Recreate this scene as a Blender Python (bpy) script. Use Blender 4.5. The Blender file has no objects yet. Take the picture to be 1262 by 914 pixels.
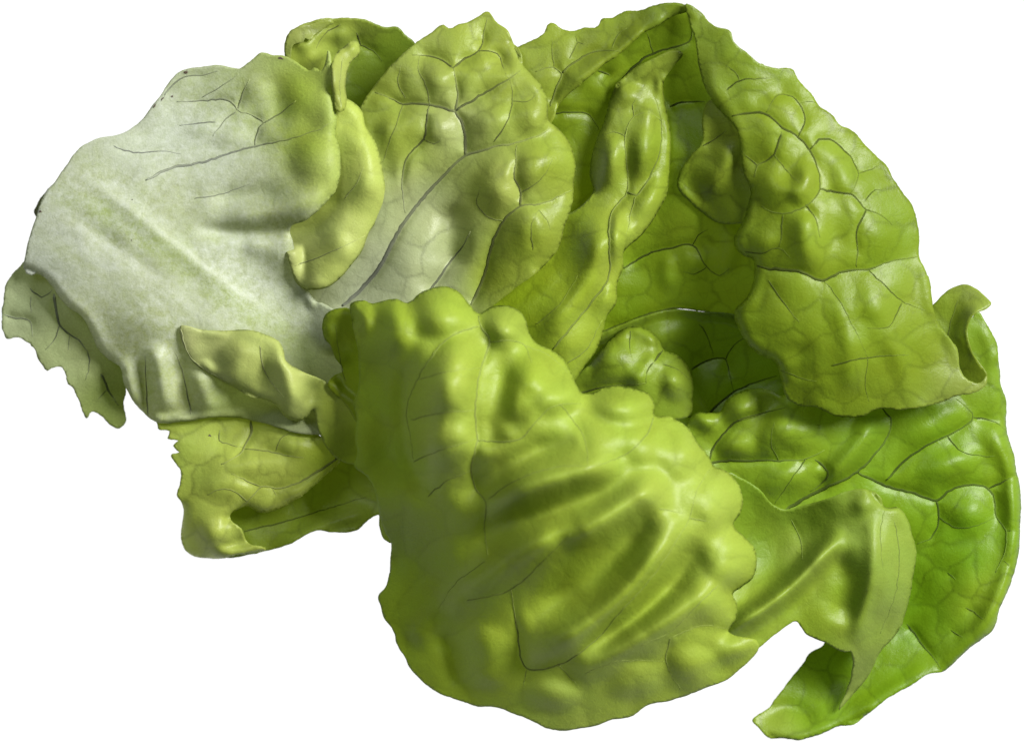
import bpy, math, random
import numpy as np
from mathutils import Vector
from mathutils.geometry import delaunay_2d_cdt

# ------------------------------------------------------------------ scene, camera, light
S = 0.0002            # one tracing unit = 0.2 mm on the table
D = 4500.0            # camera height in tracing units (0.9 m)
CX, CY = 631.0, 457.0
scene = bpy.context.scene
coll = scene.collection
cam_d = bpy.data.cameras.new("camera")
cam = bpy.data.objects.new("camera", cam_d)
coll.objects.link(cam)
cam.location = (0, 0, D * S)
cam_d.sensor_width = 36.0
cam_d.lens = 36.0 * D / 1262.0
cam_d.clip_start = 0.05
cam_d.clip_end = 50
cam_d.dof.use_dof = True
cam_d.dof.focus_distance = (D - 105) * S
cam_d.dof.aperture_fstop = 9.0
scene.camera = cam

world = bpy.data.worlds.new("World")
scene.world = world
world.use_nodes = True
bg = world.node_tree.nodes["Background"]
bg.inputs[0].default_value = (0.93, 0.97, 1.0, 1)
bg.inputs[1].default_value = 0.09

def area_lamp(name, loc, target, size, power, col):
    l = bpy.data.lights.new(name, 'AREA')
    l.shape = 'RECTANGLE'
    l.size, l.size_y = size
    l.energy = power
    l.color = col
    o = bpy.data.objects.new(name, l)
    coll.objects.link(o)
    o.location = loc
    d = Vector(target) - Vector(loc)
    o.rotation_euler = d.to_track_quat('-Z', 'Y').to_euler()
    return o

area_lamp("window_lamp", (0.72, 0.42, 0.80), (0, 0, 0.03), (0.44, 0.40), 64, (1.0, 0.985, 0.95))
area_lamp("overhead_lamp", (-0.50, 0.50, 0.90), (0, 0, 0.03), (0.40, 0.40), 5.5, (0.95, 0.98, 1.0))

vs = scene.view_settings
vs.view_transform = 'Standard'
vs.look = 'None'
vs.exposure = -0.2
vs.gamma = 1.0
vs.use_curve_mapping = False

# ------------------------------------------------------------------ helpers
rng = np.random.default_rng(7)

def P(px, py, z):
    k = 1.0 - z / D
    return (px - CX) * S * k, (CY - py) * S * k, z * S

def spline(pts, step=3.0, closed=False):
    p = np.array(pts, float)
    n = len(p)
    out = []
    rngi = range(n if closed else n - 1)
    for i in rngi:
        if closed:
            a, b, c, d = p[(i - 1) % n], p[i], p[(i + 1) % n], p[(i + 2) % n]
        else:
            a, b, c, d = p[max(i - 1, 0)], p[i], p[min(i + 1, n - 1)], p[min(i + 2, n - 1)]
        L = np.linalg.norm(c - b)
        m = max(1, int(L / step))
        la, lb, lc = max(np.linalg.norm(b - a), 1e-3), max(L, 1e-3), max(np.linalg.norm(d - c), 1e-3)
        m1 = ((b - a) / la * 0.5 + (c - b) / lb * 0.5) * lb
        m2 = ((c - b) / lb * 0.5 + (d - c) / lc * 0.5) * lb
        for k in range(m):
            t = k / m
            h00 = 2*t**3 - 3*t**2 + 1; h10 = t**3 - 2*t**2 + t
            h01 = -2*t**3 + 3*t**2; h11 = t**3 - t**2
            out.append(h00*b + h10*m1 + h01*c + h11*m2)
    if not closed:
        out.append(p[-1])
    return np.array(out)

def seg_dist(X, Y, pl):
    """distance to polyline and parameter 0..1 along it"""
    best = np.full(X.shape, 1e9)
    tt = np.zeros(X.shape)
    n = len(pl) - 1
    for i in range(n):
        ax, ay = pl[i]; bx, by = pl[i + 1]
        dx, dy = bx - ax, by - ay
        L2 = dx*dx + dy*dy + 1e-9
        t = np.clip(((X - ax)*dx + (Y - ay)*dy) / L2, 0, 1)
        d = np.hypot(X - ax - t*dx, Y - ay - t*dy)
        m = d < best
        best = np.where(m, d, best)
        tt = np.where(m, (i + t) / n, tt)
    return best, tt

def inside(X, Y, poly):
    r = np.zeros(X.shape, bool)
    n = len(poly)
    j = n - 1
    for i in range(n):
        xi, yi = poly[i]; xj, yj = poly[j]
        if yi != yj:
            c = ((yi > Y) != (yj > Y)) & (X < (xj - xi) * (Y - yi) / (yj - yi) + xi)
            r ^= c
        j = i
    return r

def tps(ctrl, lam=2.0):
    c = np.array(ctrl, float)
    xy = c[:, :2] / 100.0
    n = len(c)
    d2 = ((xy[:, None] - xy[None])**2).sum(-1)
    K = 0.5 * d2 * np.log(d2 + 1e-12)
    K[np.arange(n), np.arange(n)] = lam * 0.01
    Pm = np.c_[np.ones(n), xy]
    A = np.zeros((n + 3, n + 3))
    A[:n, :n] = K; A[:n, n:] = Pm; A[n:, :n] = Pm.T
    w = np.linalg.solve(A, np.r_[c[:, 2], 0, 0, 0])
    lo, hi = c[:, 2].min() - 25, c[:, 2].max() + 25
    def f(X, Y):
        x, y = X / 100.0, Y / 100.0
        z = w[n] + w[n+1]*x + w[n+2]*y
        for i in range(n):
            d2 = (x - xy[i, 0])**2 + (y - xy[i, 1])**2
            z = z + w[i] * 0.5 * d2 * np.log(d2 + 1e-12)
        return np.clip(z, lo, hi)
    return f

_nt = rng.random((64, 64))
def vnoise(X, Y, s, seed=0):
    x = X / s + seed * 7.31; y = Y / s + seed * 3.77
    xi = np.floor(x).astype(int); yi = np.floor(y).astype(int)
    fx = x - xi; fy = y - yi
    fx = fx*fx*(3 - 2*fx); fy = fy*fy*(3 - 2*fy)
    g = lambda a, b: _nt[a % 64, b % 64]
    return (g(xi, yi)*(1-fx)*(1-fy) + g(xi+1, yi)*fx*(1-fy) + g(xi, yi+1)*(1-fx)*fy + g(xi+1, yi+1)*fx*fy) * 2 - 1

G = 2.0
GX0, GY0 = -40.0, -40.0
NX, NY = 672, 500
gx = GX0 + G * np.arange(NX)
gy = GY0 + G * np.arange(NY)
HX, HY = np.meshgrid(gx, gy)
H = np.zeros((NY, NX))           # top of everything laid so far

def box(a, r):
    for ax in (0, 1):
        pad = [(0, 0), (0, 0)]; pad[ax] = (r + 1, r)
        b = np.cumsum(np.pad(a, pad, mode='edge'), axis=ax)
        n = a.shape[ax]
        hi = np.take(b, np.arange(2*r + 1, 2*r + 1 + n), axis=ax)
        lo = np.take(b, np.arange(0, n), axis=ax)
        a = (hi - lo) / (2*r + 1)
    return a

def dilate(a, r):
    o = a.copy()
    for k in range(1, r + 1):
        o[:, k:] = np.maximum(o[:, k:], a[:, :-k]); o[:, :-k] = np.maximum(o[:, :-k], a[:, k:])
    b = o.copy()
    for k in range(1, r + 1):
        o[k:, :] = np.maximum(o[k:, :], b[:-k, :]); o[:-k, :] = np.maximum(o[:-k, :], b[k:, :])
    return o

def sample(grid, x, y, x0, y0):
    u = np.clip((x - x0) / G, 0, grid.shape[1] - 1.001)
    v = np.clip((y - y0) / G, 0, grid.shape[0] - 1.001)
    i = u.astype(int); j = v.astype(int)
    a = u - i; b = v - j
    return (grid[j, i]*(1-a)*(1-b) + grid[j, i+1]*a*(1-b) + grid[j+1, i]*(1-a)*b + grid[j+1, i+1]*a*b)

# ------------------------------------------------------------------ materials
def leaf_material(name, rough=0.36, transl=0.27, grain=0.10, bloom=0.0, net=0.26, seed=0.0):
    m = bpy.data.materials.new(name)
    m.use_nodes = True
    nt = m.node_tree
    N = nt.nodes; L = nt.links
    for n in list(N): N.remove(n)
    def nd(t, **k):
        n = N.new(t)
        for a, b in k.items(): setattr(n, a, b)
        return n
    def math_(op, a, b=None, c=None, clamp=False):
        n = nd('ShaderNodeMath', operation=op); n.use_clamp = clamp
        for i, v in enumerate((a, b, c)):
            if v is None: continue
            if isinstance(v, (int, float)): n.inputs[i].default_value = v
            else: L.new(v, n.inputs[i])
        return n.outputs[0]
    out = nd('ShaderNodeOutputMaterial')
    tint = nd('ShaderNodeAttribute', attribute_name='tint')
    uv = nd('ShaderNodeUVMap', uv_map='trace')
    off = nd('ShaderNodeVectorMath', operation='ADD'); L.new(uv.outputs[0], off.inputs[0]); off.inputs[1].default_value = (seed, seed*1.7, 0)
    # warp
    wn = nd('ShaderNodeTexNoise'); wn.inputs['Scale'].default_value = 3.2; wn.inputs['Detail'].default_value = 1
    L.new(off.outputs[0], wn.inputs['Vector'])
    ws = nd('ShaderNodeVectorMath', operation='SCALE'); L.new(wn.outputs['Color'], ws.inputs[0]); ws.inputs['Scale'].default_value = 0.16
    wa = nd('ShaderNodeVectorMath', operation='ADD'); L.new(off.outputs[0], wa.inputs[0]); L.new(ws.outputs[0], wa.inputs[1])
    def veins(scale, width, soft):
        v = nd('ShaderNodeTexVoronoi', feature='DISTANCE_TO_EDGE'); v.inputs['Scale'].default_value = scale
        L.new(wa.outputs[0], v.inputs['Vector'])
        mr = nd('ShaderNodeMapRange', interpolation_type='SMOOTHSTEP')
        L.new(v.outputs['Distance'], mr.inputs[0])
        mr.inputs[1].default_value = width; mr.inputs[2].default_value = width + soft
        mr.inputs[3].default_value = 1; mr.inputs[4].default_value = 0
        return v.outputs['Distance'], mr.outputs[0]
    d1, v1 = veins(2.6, 0.004, 0.028)
    d2, v2 = veins(7.5, 0.006, 0.06)
    fade = nd('ShaderNodeTexNoise'); fade.inputs['Scale'].default_value = 2.1; fade.inputs['Detail'].default_value = 2
    L.new(off.outputs[0], fade.inputs['Vector'])
    fm = nd('ShaderNodeMapRange'); L.new(fade.outputs[0], fm.inputs[0]); fm.inputs[1].default_value = 0.42; fm.inputs[2].default_value = 0.62
    na = nd('ShaderNodeAttribute', attribute_name='net')
    vmask = math_('ADD', math_('MULTIPLY', na.outputs['Fac'], net * 1.3), math_('MULTIPLY', math_('MULTIPLY', v2, fm.outputs[0]), net * 0.35))
    # mottling and grain
    mo = nd('ShaderNodeTexNoise'); mo.inputs['Scale'].default_value = 2.5; mo.inputs['Detail'].default_value = 5; mo.inputs['Roughness'].default_value = 0.6
    L.new(off.outputs[0], mo.inputs['Vector'])
    gr = nd('ShaderNodeTexNoise'); gr.inputs['Scale'].default_value = 38; gr.inputs['Detail'].default_value = 2; gr.inputs['Roughness'].default_value = 0.7
    L.new(off.outputs[0], gr.inputs['Vector'])
    val = math_('ADD', math_('MULTIPLY_ADD', mo.outputs[0], 0.30, 0.85), math_('MULTIPLY', math_('SUBTRACT', gr.outputs[0], 0.5), grain * 2))
    val = math_('MULTIPLY', val, math_('SUBTRACT', 1.0, vmask))
    hs = nd('ShaderNodeHueSaturation'); L.new(tint.outputs['Color'], hs.inputs['Color']); L.new(val, hs.inputs['Value'])
    L.new(math_('MULTIPLY_ADD', mo.outputs[0], 0.02, 0.49), hs.inputs['Hue'])
    col = hs.outputs[0]
    if bloom > 0:
        bn = nd('ShaderNodeTexNoise'); bn.inputs['Scale'].default_value = 9; bn.inputs['Detail'].default_value = 8; bn.inputs['Roughness'].default_value = 0.75
        L.new(off.outputs[0], bn.inputs['Vector'])
        br = nd('ShaderNodeMapRange'); L.new(bn.outputs[0], br.inputs[0]); br.inputs[1].default_value = 0.40; br.inputs[2].default_value = 0.78
        pale = nd('ShaderNodeAttribute', attribute_name='pale')
        mx = nd('ShaderNodeMix', data_type='RGBA')
        L.new(math_('MULTIPLY', math_('MULTIPLY', br.outputs[0], pale.outputs['Fac']), bloom), mx.inputs['Factor'])
        L.new(col, mx.inputs['A']); mx.inputs['B'].default_value = (0.34, 0.36, 0.36, 1)
        col = mx.outputs['Result']
    # relief
    h = math_('ADD', math_('MULTIPLY', math_('MINIMUM', d1, 0.16), 0.003), math_('MULTIPLY', math_('MINIMUM', d2, 0.3), 0.004))
    h = math_('ADD', h, math_('MULTIPLY', gr.outputs[0], 0.0036))
    ck = nd('ShaderNodeTexNoise'); ck.inputs['Scale'].default_value = 9; ck.inputs['Detail'].default_value = 6; ck.inputs['Roughness'].default_value = 0.62; ck.inputs['Distortion'].default_value = 0.6
    L.new(off.outputs[0], ck.inputs['Vector'])
    h = math_('ADD', h, math_('MULTIPLY', ck.outputs[0], 0.010))
    bp = nd('ShaderNodeBump'); bp.inputs['Strength'].default_value = 0.7; bp.inputs['Distance'].default_value = 0.02
    L.new(h, bp.inputs['Height'])
    pr = nd('ShaderNodeBsdfPrincipled')
    L.new(col, pr.inputs['Base Color']); L.new(bp.outputs[0], pr.inputs['Normal'])
    L.new(math_('MULTIPLY_ADD', mo.outputs[0], 0.26, rough - 0.10), pr.inputs['Roughness'])
    pr.inputs['Specular IOR Level'].default_value = 0.17
    pr.inputs['Subsurface Weight'].default_value = 0.0
    tr = nd('ShaderNodeBsdfTranslucent'); 
    tc = nd('ShaderNodeMix', data_type='RGBA', blend_type='MULTIPLY'); tc.inputs['Factor'].default_value = 1
    L.new(col, tc.inputs['A']); tc.inputs['B'].default_value = (1.45, 1.6, 0.45, 1)
    L.new(tc.outputs['Result'], tr.inputs['Color']); L.new(bp.outputs[0], tr.inputs['Normal'])
    mix = nd('ShaderNodeMixShader'); mix.inputs[0].default_value = transl
    L.new(pr.outputs[0], mix.inputs[1]); L.new(tr.outputs[0], mix.inputs[2])
    L.new(mix.outputs[0], out.inputs[0])
    return m

def plain_material(name, col, rough, noise=0.25, scale=900):
    m = bpy.data.materials.new(name)
    m.use_nodes = True
    nt = m.node_tree
    pr = nt.nodes['Principled BSDF']
    n = nt.nodes.new('ShaderNodeTexNoise'); n.inputs['Scale'].default_value = scale; n.inputs['Detail'].default_value = 3
    tcn = nt.nodes.new('ShaderNodeTexCoord'); nt.links.new(tcn.outputs['Object'], n.inputs['Vector'])
    mr = nt.nodes.new('ShaderNodeMapRange'); mr.inputs[3].default_value = 1 - noise; mr.inputs[4].default_value = 1 + noise
    nt.links.new(n.outputs[0], mr.inputs[0])
    hs = nt.nodes.new('ShaderNodeHueSaturation'); hs.inputs['Color'].default_value = (*col, 1)
    nt.links.new(mr.outputs[0], hs.inputs['Value'])
    nt.links.new(hs.outputs[0], pr.inputs['Base Color'])
    pr.inputs['Roughness'].default_value = rough
    return m

# ------------------------------------------------------------------ added white surface, glows by itself to hide shadows
def make_glowing_surface():
    me = bpy.data.meshes.new("glowing_surface")
    h, t = 2.2, 0.02
    v = [(-h, -h, -t), (h, -h, -t), (h, h, -t), (-h, h, -t), (-h, -h, 0), (h, -h, 0), (h, h, 0), (-h, h, 0)]
    f = [(0, 3, 2, 1), (4, 5, 6, 7), (0, 1, 5, 4), (1, 2, 6, 5), (2, 3, 7, 6), (3, 0, 4, 7)]
    me.from_pydata(v, [], f)
    m = bpy.data.materials.new("glowing_white")
    m.use_nodes = True
    pr = m.node_tree.nodes['Principled BSDF']
    pr.inputs['Base Color'].default_value = (0.04, 0.04, 0.04, 1)
    pr.inputs['Roughness'].default_value = 0.6
    pr.inputs['Specular IOR Level'].default_value = 0.05
    pr.inputs['Emission Color'].default_value = (1, 1, 1, 1)
    pr.inputs['Emission Strength'].default_value = 1.16  # added glow, keeps the ground white and free of shadow
    me.materials.append(m)
    o = bpy.data.objects.new("glowing_surface", me)
    coll.objects.link(o)
    o["kind"] = "structure"
    o["label"] = "added plain white surface, glowing evenly under the lettuce"
    return o
make_glowing_surface()

# ------------------------------------------------------------------ lettuce
head = bpy.data.objects.new("lettuce_head", None)
head.empty_display_size = 0.03
coll.objects.link(head)
head["label"] = "crumpled green lettuce head with whitish torn base lying on plain white"
head["category"] = "lettuce"

def vein_material():
    m = bpy.data.materials.new("leaf_vein")
    m.use_nodes = True
    nt = m.node_tree
    pr = nt.nodes['Principled BSDF']
    a = nt.nodes.new('ShaderNodeAttribute'); a.attribute_name = 'tint'
    n = nt.nodes.new('ShaderNodeTexNoise'); n.inputs['Scale'].default_value = 700; n.inputs['Detail'].default_value = 3
    tcn = nt.nodes.new('ShaderNodeTexCoord'); nt.links.new(tcn.outputs['Object'], n.inputs['Vector'])
    mr = nt.nodes.new('ShaderNodeMapRange'); mr.inputs[3].default_value = 0.65; mr.inputs[4].default_value = 1.35
    nt.links.new(n.outputs[0], mr.inputs[0])
    hs = nt.nodes.new('ShaderNodeHueSaturation')
    nt.links.new(a.outputs['Color'], hs.inputs['Color']); nt.links.new(mr.outputs[0], hs.inputs['Value'])
    nt.links.new(hs.outputs[0], pr.inputs['Base Color'])
    pr.inputs['Roughness'].default_value = 0.75
    pr.inputs['Specular IOR Level'].default_value = 0.04
    return m
VEIN = vein_material()
VEIN_DARK, VEIN_SOFT, VEIN_GREY = 0.70, 0.48, 0.55      # how much darker than the leaf

def build_tube(name, pl, zs, radii, cols, mat, parent):
    V = []; F = []
    n = len(pl)
    K = 6
    pts = [Vector(P(x, y, z)) for (x, y), z in zip(pl, zs)]
    for i in range(n):
        a = pts[max(i-1, 0)]; b = pts[min(i+1, n-1)]
        t = (b - a).normalized()
        side = t.cross(Vector((0, 0, 1))).normalized()
        up = side.cross(t).normalized()
        r = radii[i] * S
        for k in range(K):
            an = 2*math.pi*k/K
            V.append(pts[i] + side*(r*math.cos(an)) + up*(r*0.55*math.sin(an)))
    for i in range(n - 1):
        for k in range(K):
            F.append((i*K + k, i*K + (k+1) % K, (i+1)*K + (k+1) % K, (i+1)*K + k))
    F.append(tuple(range(K))[::-1]); F.append(tuple((n-1)*K + k for k in range(K)))
    me = bpy.data.meshes.new(name)
    me.from_pydata(V, [], F)
    at = me.attributes.new('tint', 'FLOAT_COLOR', 'POINT')
    at.data.foreach_set('color', np.c_[np.repeat(cols, K, 0), np.ones(n*K)].astype(np.float32).ravel())
    me.shade_smooth()
    me.materials.append(mat)
    o = bpy.data.objects.new(name, me)
    coll.objects.link(o)
    o.parent = parent
    return o

LEAF_N = [0]
TINT_SCALE = np.array([0.425, 0.435, 0.28])
def leaf(label, outline, ctrl, tint, veins=(), ridges=(), bumps=(), rolls=(), pillow=(7, 22), groove=(2.5, 5),
         serr=1.2, und=(3, 55), ruffle=0.0, mat=None, veinmat=None, gap=5.0, thick=1.5, pale=(), step=2.6, name="leaf", liftpoly=None, streaks=(), pucker=(46, 2.4)):
    global H
    LEAF_N[0] += 1
    sid = LEAF_N[0]
    ol = spline(outline, 2.6, True)
    # small irregular teeth along the margin
    tn = np.roll(ol, -1, 0) - np.roll(ol, 1, 0)
    nn = np.c_[tn[:, 1], -tn[:, 0]]; nn /= np.linalg.norm(nn, axis=1)[:, None] + 1e-9
    s = np.arange(len(ol)) * 2.6
    am = vnoise(s, s*0+sid*11, 9, sid) * 0.6 + vnoise(s, s*0+sid*5, 26, sid+3) * 1.0 + rng.normal(0, 0.15, len(ol))
    ol = ol + nn * (am * serr)[:, None]
    # local grid
    x0, y0 = ol.min(0) - 10; x1, y1 = ol.max(0) + 10
    i0 = max(0, int((x0 - GX0)/G)); i1 = min(NX, int((x1 - GX0)/G) + 2)
    j0 = max(0, int((y0 - GY0)/G)); j1 = min(NY, int((y1 - GY0)/G) + 2)
    X = HX[j0:j1, i0:i1]; Y = HY[j0:j1, i0:i1]
    Z = tps(ctrl)(X, Y)
    edge_d, et = seg_dist(X, Y, np.vstack([ol[::3], ol[:1]]))
    dv = np.full(X.shape, 1e9); dm = dv.copy()
    vpl = []
    for v in veins:
        pts, r = v[0], v[1]
        pl = spline(pts, 5.0)
        pl = pl + np.c_[vnoise(pl[:, 0]*3, pl[:, 1]*3, 16, sid), vnoise(pl[:, 1]*3, pl[:, 0]*3, 16, sid+1)] * 1.0
        d, t = seg_dist(X, Y, pl)
        e = np.clip((t - 0.6) / 0.4, 0, 1)**2 + 0.6 * np.clip((0.15 - t) / 0.15, 0, 1)**2
        d = d + e * (8 if r >= 1.5 else 24)
        if r >= 0.9: dv = np.minimum(dv, d)
        dm = np.minimum(dm, d)
        vpl.append((pl, r))
    if veins:
        A, Lp = pillow
        Z = Z + A * (0.82 * (1 - np.exp(-dv / Lp)) + 0.18 * (1 - np.exp(-dm / (Lp * 0.7))))
    # small irregular blisters between the lesser veins
    cell, pamp = pucker
    def cells(x, y):
        wx = x + 9 * vnoise(x, y, 34, sid + 2) + 4 * vnoise(x, y, 13, sid + 5)
        wy = y + 9 * vnoise(x, y, 34, sid + 6) + 4 * vnoise(x, y, 13, sid + 8)
        cxs, cys = np.meshgrid(np.arange(x0 - cell, x1 + cell, cell), np.arange(y0 - cell, y1 + cell, cell * 0.87))
        r_ = np.random.default_rng(sid * 13)
        sx = (cxs + (np.arange(cxs.shape[0]) % 2)[:, None] * cell * 0.5 + r_.uniform(-.36, .36, cxs.shape) * cell).ravel()
        sy = (cys + r_.uniform(-.36, .36, cys.shape) * cell).ravel()
        f1 = np.full(x.shape, 1e9); f2 = f1.copy()
        for a_, b_ in zip(sx, sy):
            dd_ = np.hypot(wx - a_, wy - b_)
            f2 = np.minimum(np.maximum(f1, dd_), f2); f1 = np.minimum(f1, dd_)
        return (f2 - f1) * 0.5
    ce = cells(X, Y)
    keep = 1 - np.exp(-dm / 10) if veins else np.ones(X.shape)
    Z = Z + pamp * (1 - np.exp(-ce / (cell * 0.16))) * keep
    for pts, w, h in ridges:
        pl = spline(pts, 8.0)
        d, t = seg_dist(X, Y, pl)
        tap = np.clip(np.minimum(t, 1 - t) / 0.28, 0, 1); tap = tap*tap*(3 - 2*tap)
        Z = Z + h * np.exp(-(d / w)**2) * tap
    for bx_, by_, rx, ry, an, h in bumps:
        c, sn = math.cos(math.radians(an)), math.sin(math.radians(an))
        dx, dy = X - bx_, Y - by_
        u = (dx*c + dy*sn) / rx; v_ = (-dx*sn + dy*c) / ry
        r2 = u*u + v_*v_
        Z = Z + h * np.where(r2 < 1, (1 - np.minimum(r2, 1))**1.7, 0)
    Z = Z + und[0] * (vnoise(X, Y, und[1], sid) + 0.2 * vnoise(X, Y, und[1]*0.42, sid+9))
    Z = box(box(Z, 2), 2)
    if veins:
        Z = Z - groove[0] * (0.6 * np.exp(-(dv / groove[1])**2) + 0.4 * np.exp(-(dm / groove[1])**2))
    if ruffle > 0:
        Z = Z + ruffle * np.exp(-edge_d / 22.0) * vnoise(X, Y, 24, sid+4)
    for ro in rolls:
        pts, R = ro[0], ro[1]
        d, t = seg_dist(X, Y, spline(pts, 6.0))
        if len(ro) > 2:
            tp_ = np.clip(t / ro[2], 0, 1) if ro[2] > 0 else np.clip((1 - t) / -ro[2], 0, 1)
            R = np.maximum(R * tp_, 0.5)
        q = np.clip(1 - d / R, 0, 1)
        Z = Z - R * (1 - np.sqrt(np.maximum(1 - q*q, 0)))
    Z = np.maximum(Z, 3.0)
    # rest on whatever lies below
    msk = inside(X, Y, ol)
    near = msk | (edge_d < 5)
    if liftpoly is None or len(liftpoly):
        lm = near if liftpoly is None else near & inside(X, Y, liftpoly)
        need = np.where(lm, np.maximum(0, H[j0:j1, i0:i1] + gap - Z), 0)
        if need.max() > 0:
            Z = Z + np.maximum(box(dilate(need, 3), 2), need)
    Hs = H[j0:j1, i0:i1]
    Hs[msk] = np.maximum(Hs[msk], Z[msk])
    # mesh: constrained triangulation of margin + jittered interior
    ix, iy = np.meshgrid(np.arange(x0, x1, step), np.arange(y0, y1, step * 0.866))
    ix = ix + (np.arange(ix.shape[0]) % 2)[:, None] * step * 0.5
    ix = ix + rng.uniform(-.25, .25, ix.shape); iy = iy + rng.uniform(-.25, .25, iy.shape)
    ix, iy = ix.ravel(), iy.ravel()
    k = inside(ix, iy, ol) & (sample(edge_d, ix, iy, gx[i0], gy[j0]) > step * 0.6)
    pts = np.vstack([ol, np.c_[ix[k], iy[k]]])
    n = len(ol)
    co, _, faces, _, _, _ = delaunay_2d_cdt([Vector(p) for p in pts], [(i, (i+1) % n) for i in range(n)], [], 1, 1e-4, False)
    co = np.array([(c.x, c.y) for c in co])
    zz = sample(Z, co[:, 0], co[:, 1], gx[i0], gy[j0])
    kk = 1 - zz / D
    W = np.c_[(co[:, 0]-CX)*S*kk, (CY-co[:, 1])*S*kk, zz*S]
    fa = np.array([f for f in faces if len(f) == 3])
    cen = co[fa].mean(1)
    faces = fa[inside(cen[:, 0], cen[:, 1], ol)].tolist()
    me = bpy.data.meshes.new(name)
    me.from_pydata(W.tolist(), [], faces)
    # orient up
    if me.polygons[0].normal.z < 0:
        me.flip_normals()
    # tint
    tp = np.array([(a, b) for a, b, c in tint], float); tc = np.array([c for a, b, c in tint], float)
    d2 = ((co[:, None, :] - tp[None])**2).sum(-1) + 400.0
    w = 1 / d2**1.5; w /= w.sum(1)[:, None]
    cc = w @ tc
    for pts_, wd, c_, st in streaks:
        sd, _t = seg_dist(co[:, 0], co[:, 1], spline(pts_, 8))
        sd = sd + vnoise(co[:, 0], co[:, 1], 14, sid) * wd * 0.5
        k_ = (st * np.exp(-(sd / wd)**2) * np.clip(np.minimum(_t, 1 - _t) / 0.2, 0, 1))[:, None]
        cc = cc * (1 - k_) + np.array(c_) * k_
    ts = np.array([0.445, 0.465, 0.42]) if mat is M_PALE else TINT_SCALE
    cc = cc * ts
    at = me.attributes.new('tint', 'FLOAT_COLOR', 'POINT')
    at.data.foreach_set('color', np.c_[cc, np.ones(len(cc))].astype(np.float32).ravel())
    pa = me.attributes.new('pale', 'FLOAT', 'POINT')
    pv = np.zeros(len(co))
    for ax, ay, r in pale:
        pv = np.maximum(pv, np.clip(1.3 - np.hypot(co[:, 0]-ax, co[:, 1]-ay) / r, 0, 1))
    pa.data.foreach_set('value', pv.astype(np.float32))
    na = me.attributes.new('net', 'FLOAT', 'POINT')
    ev = cells(co[:, 0], co[:, 1])
    kv = sample(np.minimum(keep, 1), co[:, 0], co[:, 1], gx[i0], gy[j0])
    na.data.foreach_set('value', (np.exp(-(ev / 1.7)**2) * kv * (0.7 + 0.3 * vnoise(co[:, 0], co[:, 1], 40, sid))).astype(np.float32))
    uvl = me.uv_layers.new(name='trace')
    li = np.zeros(len(me.loops), np.int32); me.loops.foreach_get('vertex_index', li)
    uvl.data.foreach_set('uv', (co[li] / 100.0).astype(np.float32).ravel())
    me.shade_smooth()
    me.materials.append(mat)
    o = bpy.data.objects.new(name, me)
    coll.objects.link(o)
    sol = o.modifiers.new("thickness", 'SOLIDIFY')
    sol.thickness = thick * S; sol.offset = -1; sol.use_rim = True; sol.use_rim_only = True
    o.parent = head
    o["label"] = label
    for pl, r in vpl:
        ins = inside(pl[:, 0], pl[:, 1], ol)
        if ins.sum() < 3: continue
        a = np.argmax(ins); b = len(ins) - np.argmax(ins[::-1])
        pl = pl[a:b]
        z = sample(Z, pl[:, 0], pl[:, 1], gx[i0], gy[j0]) + 0.15
        t = np.linspace(0, 1, len(pl))
        rad = r * (1.4 if r >= 1.0 else 1.15) * (1.0 - 0.72 * t**1.6) * (0.85 + 0.3 * rng.random(len(pl))) * np.clip(0.45 + t * 9, 0, 1)
        dd = ((pl[:, None, :] - tp[None])**2).sum(-1) + 400.0
        ww = 1 / dd**1.5; ww /= ww.sum(1)[:, None]
        k = (veinmat or VEIN_DARK) * (1 - 0.9 * t**3) * np.clip(0.5 + t * 6, 0, 1) * (0.85 if r < 0.75 else 1.0)
        if veinmat == VEIN_GREY or r < 0.65: k = k * np.sin(np.pi * np.clip(t * 0.8 + 0.1, 0, 1))**0.7
        vc = (ww @ tc) * ts * (1 - k)[:, None]
        g = vc.mean(1)[:, None]
        vc = vc * 0.85 + g * 0.15
        build_tube("vein", pl, z, rad, vc, VEIN, o)
    return o

# ------------------------------------------------------------------ leaves, lowest first
M_STD  = leaf_material("lettuce_leaf_yellow_green", seed=0.0)
M_DEEP = leaf_material("lettuce_leaf_deep_green", rough=0.38, net=0.28, grain=0.08, seed=3.1)
M_PALE = leaf_material("lettuce_leaf_whitish_base", rough=0.50, transl=0.24, net=0.10, grain=0.26, bloom=0.85, seed=6.4)
M_SOFT = leaf_material("lettuce_leaf_soft_outer", rough=0.42, net=0.10, grain=0.12, seed=9.7)

FR = (.33, .40, .070); FRL = (.42, .48, .13); FRD = (.24, .31, .035)
GR = (.165, .29, .014); GRL = (.20, .34, .04)
FL = (.185, .27, .022); FLL = (.25, .33, .05)
BK = (.16, .25, .018); BKL = (.24, .34, .04)
CE = (.31, .385, .085); CEP = (.38, .44, .15)
PA = (.46, .48, .36); PAG = (.40, .44, .22); YG = (.38, .45, .12); YGB = (.30, .39, .03)

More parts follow.
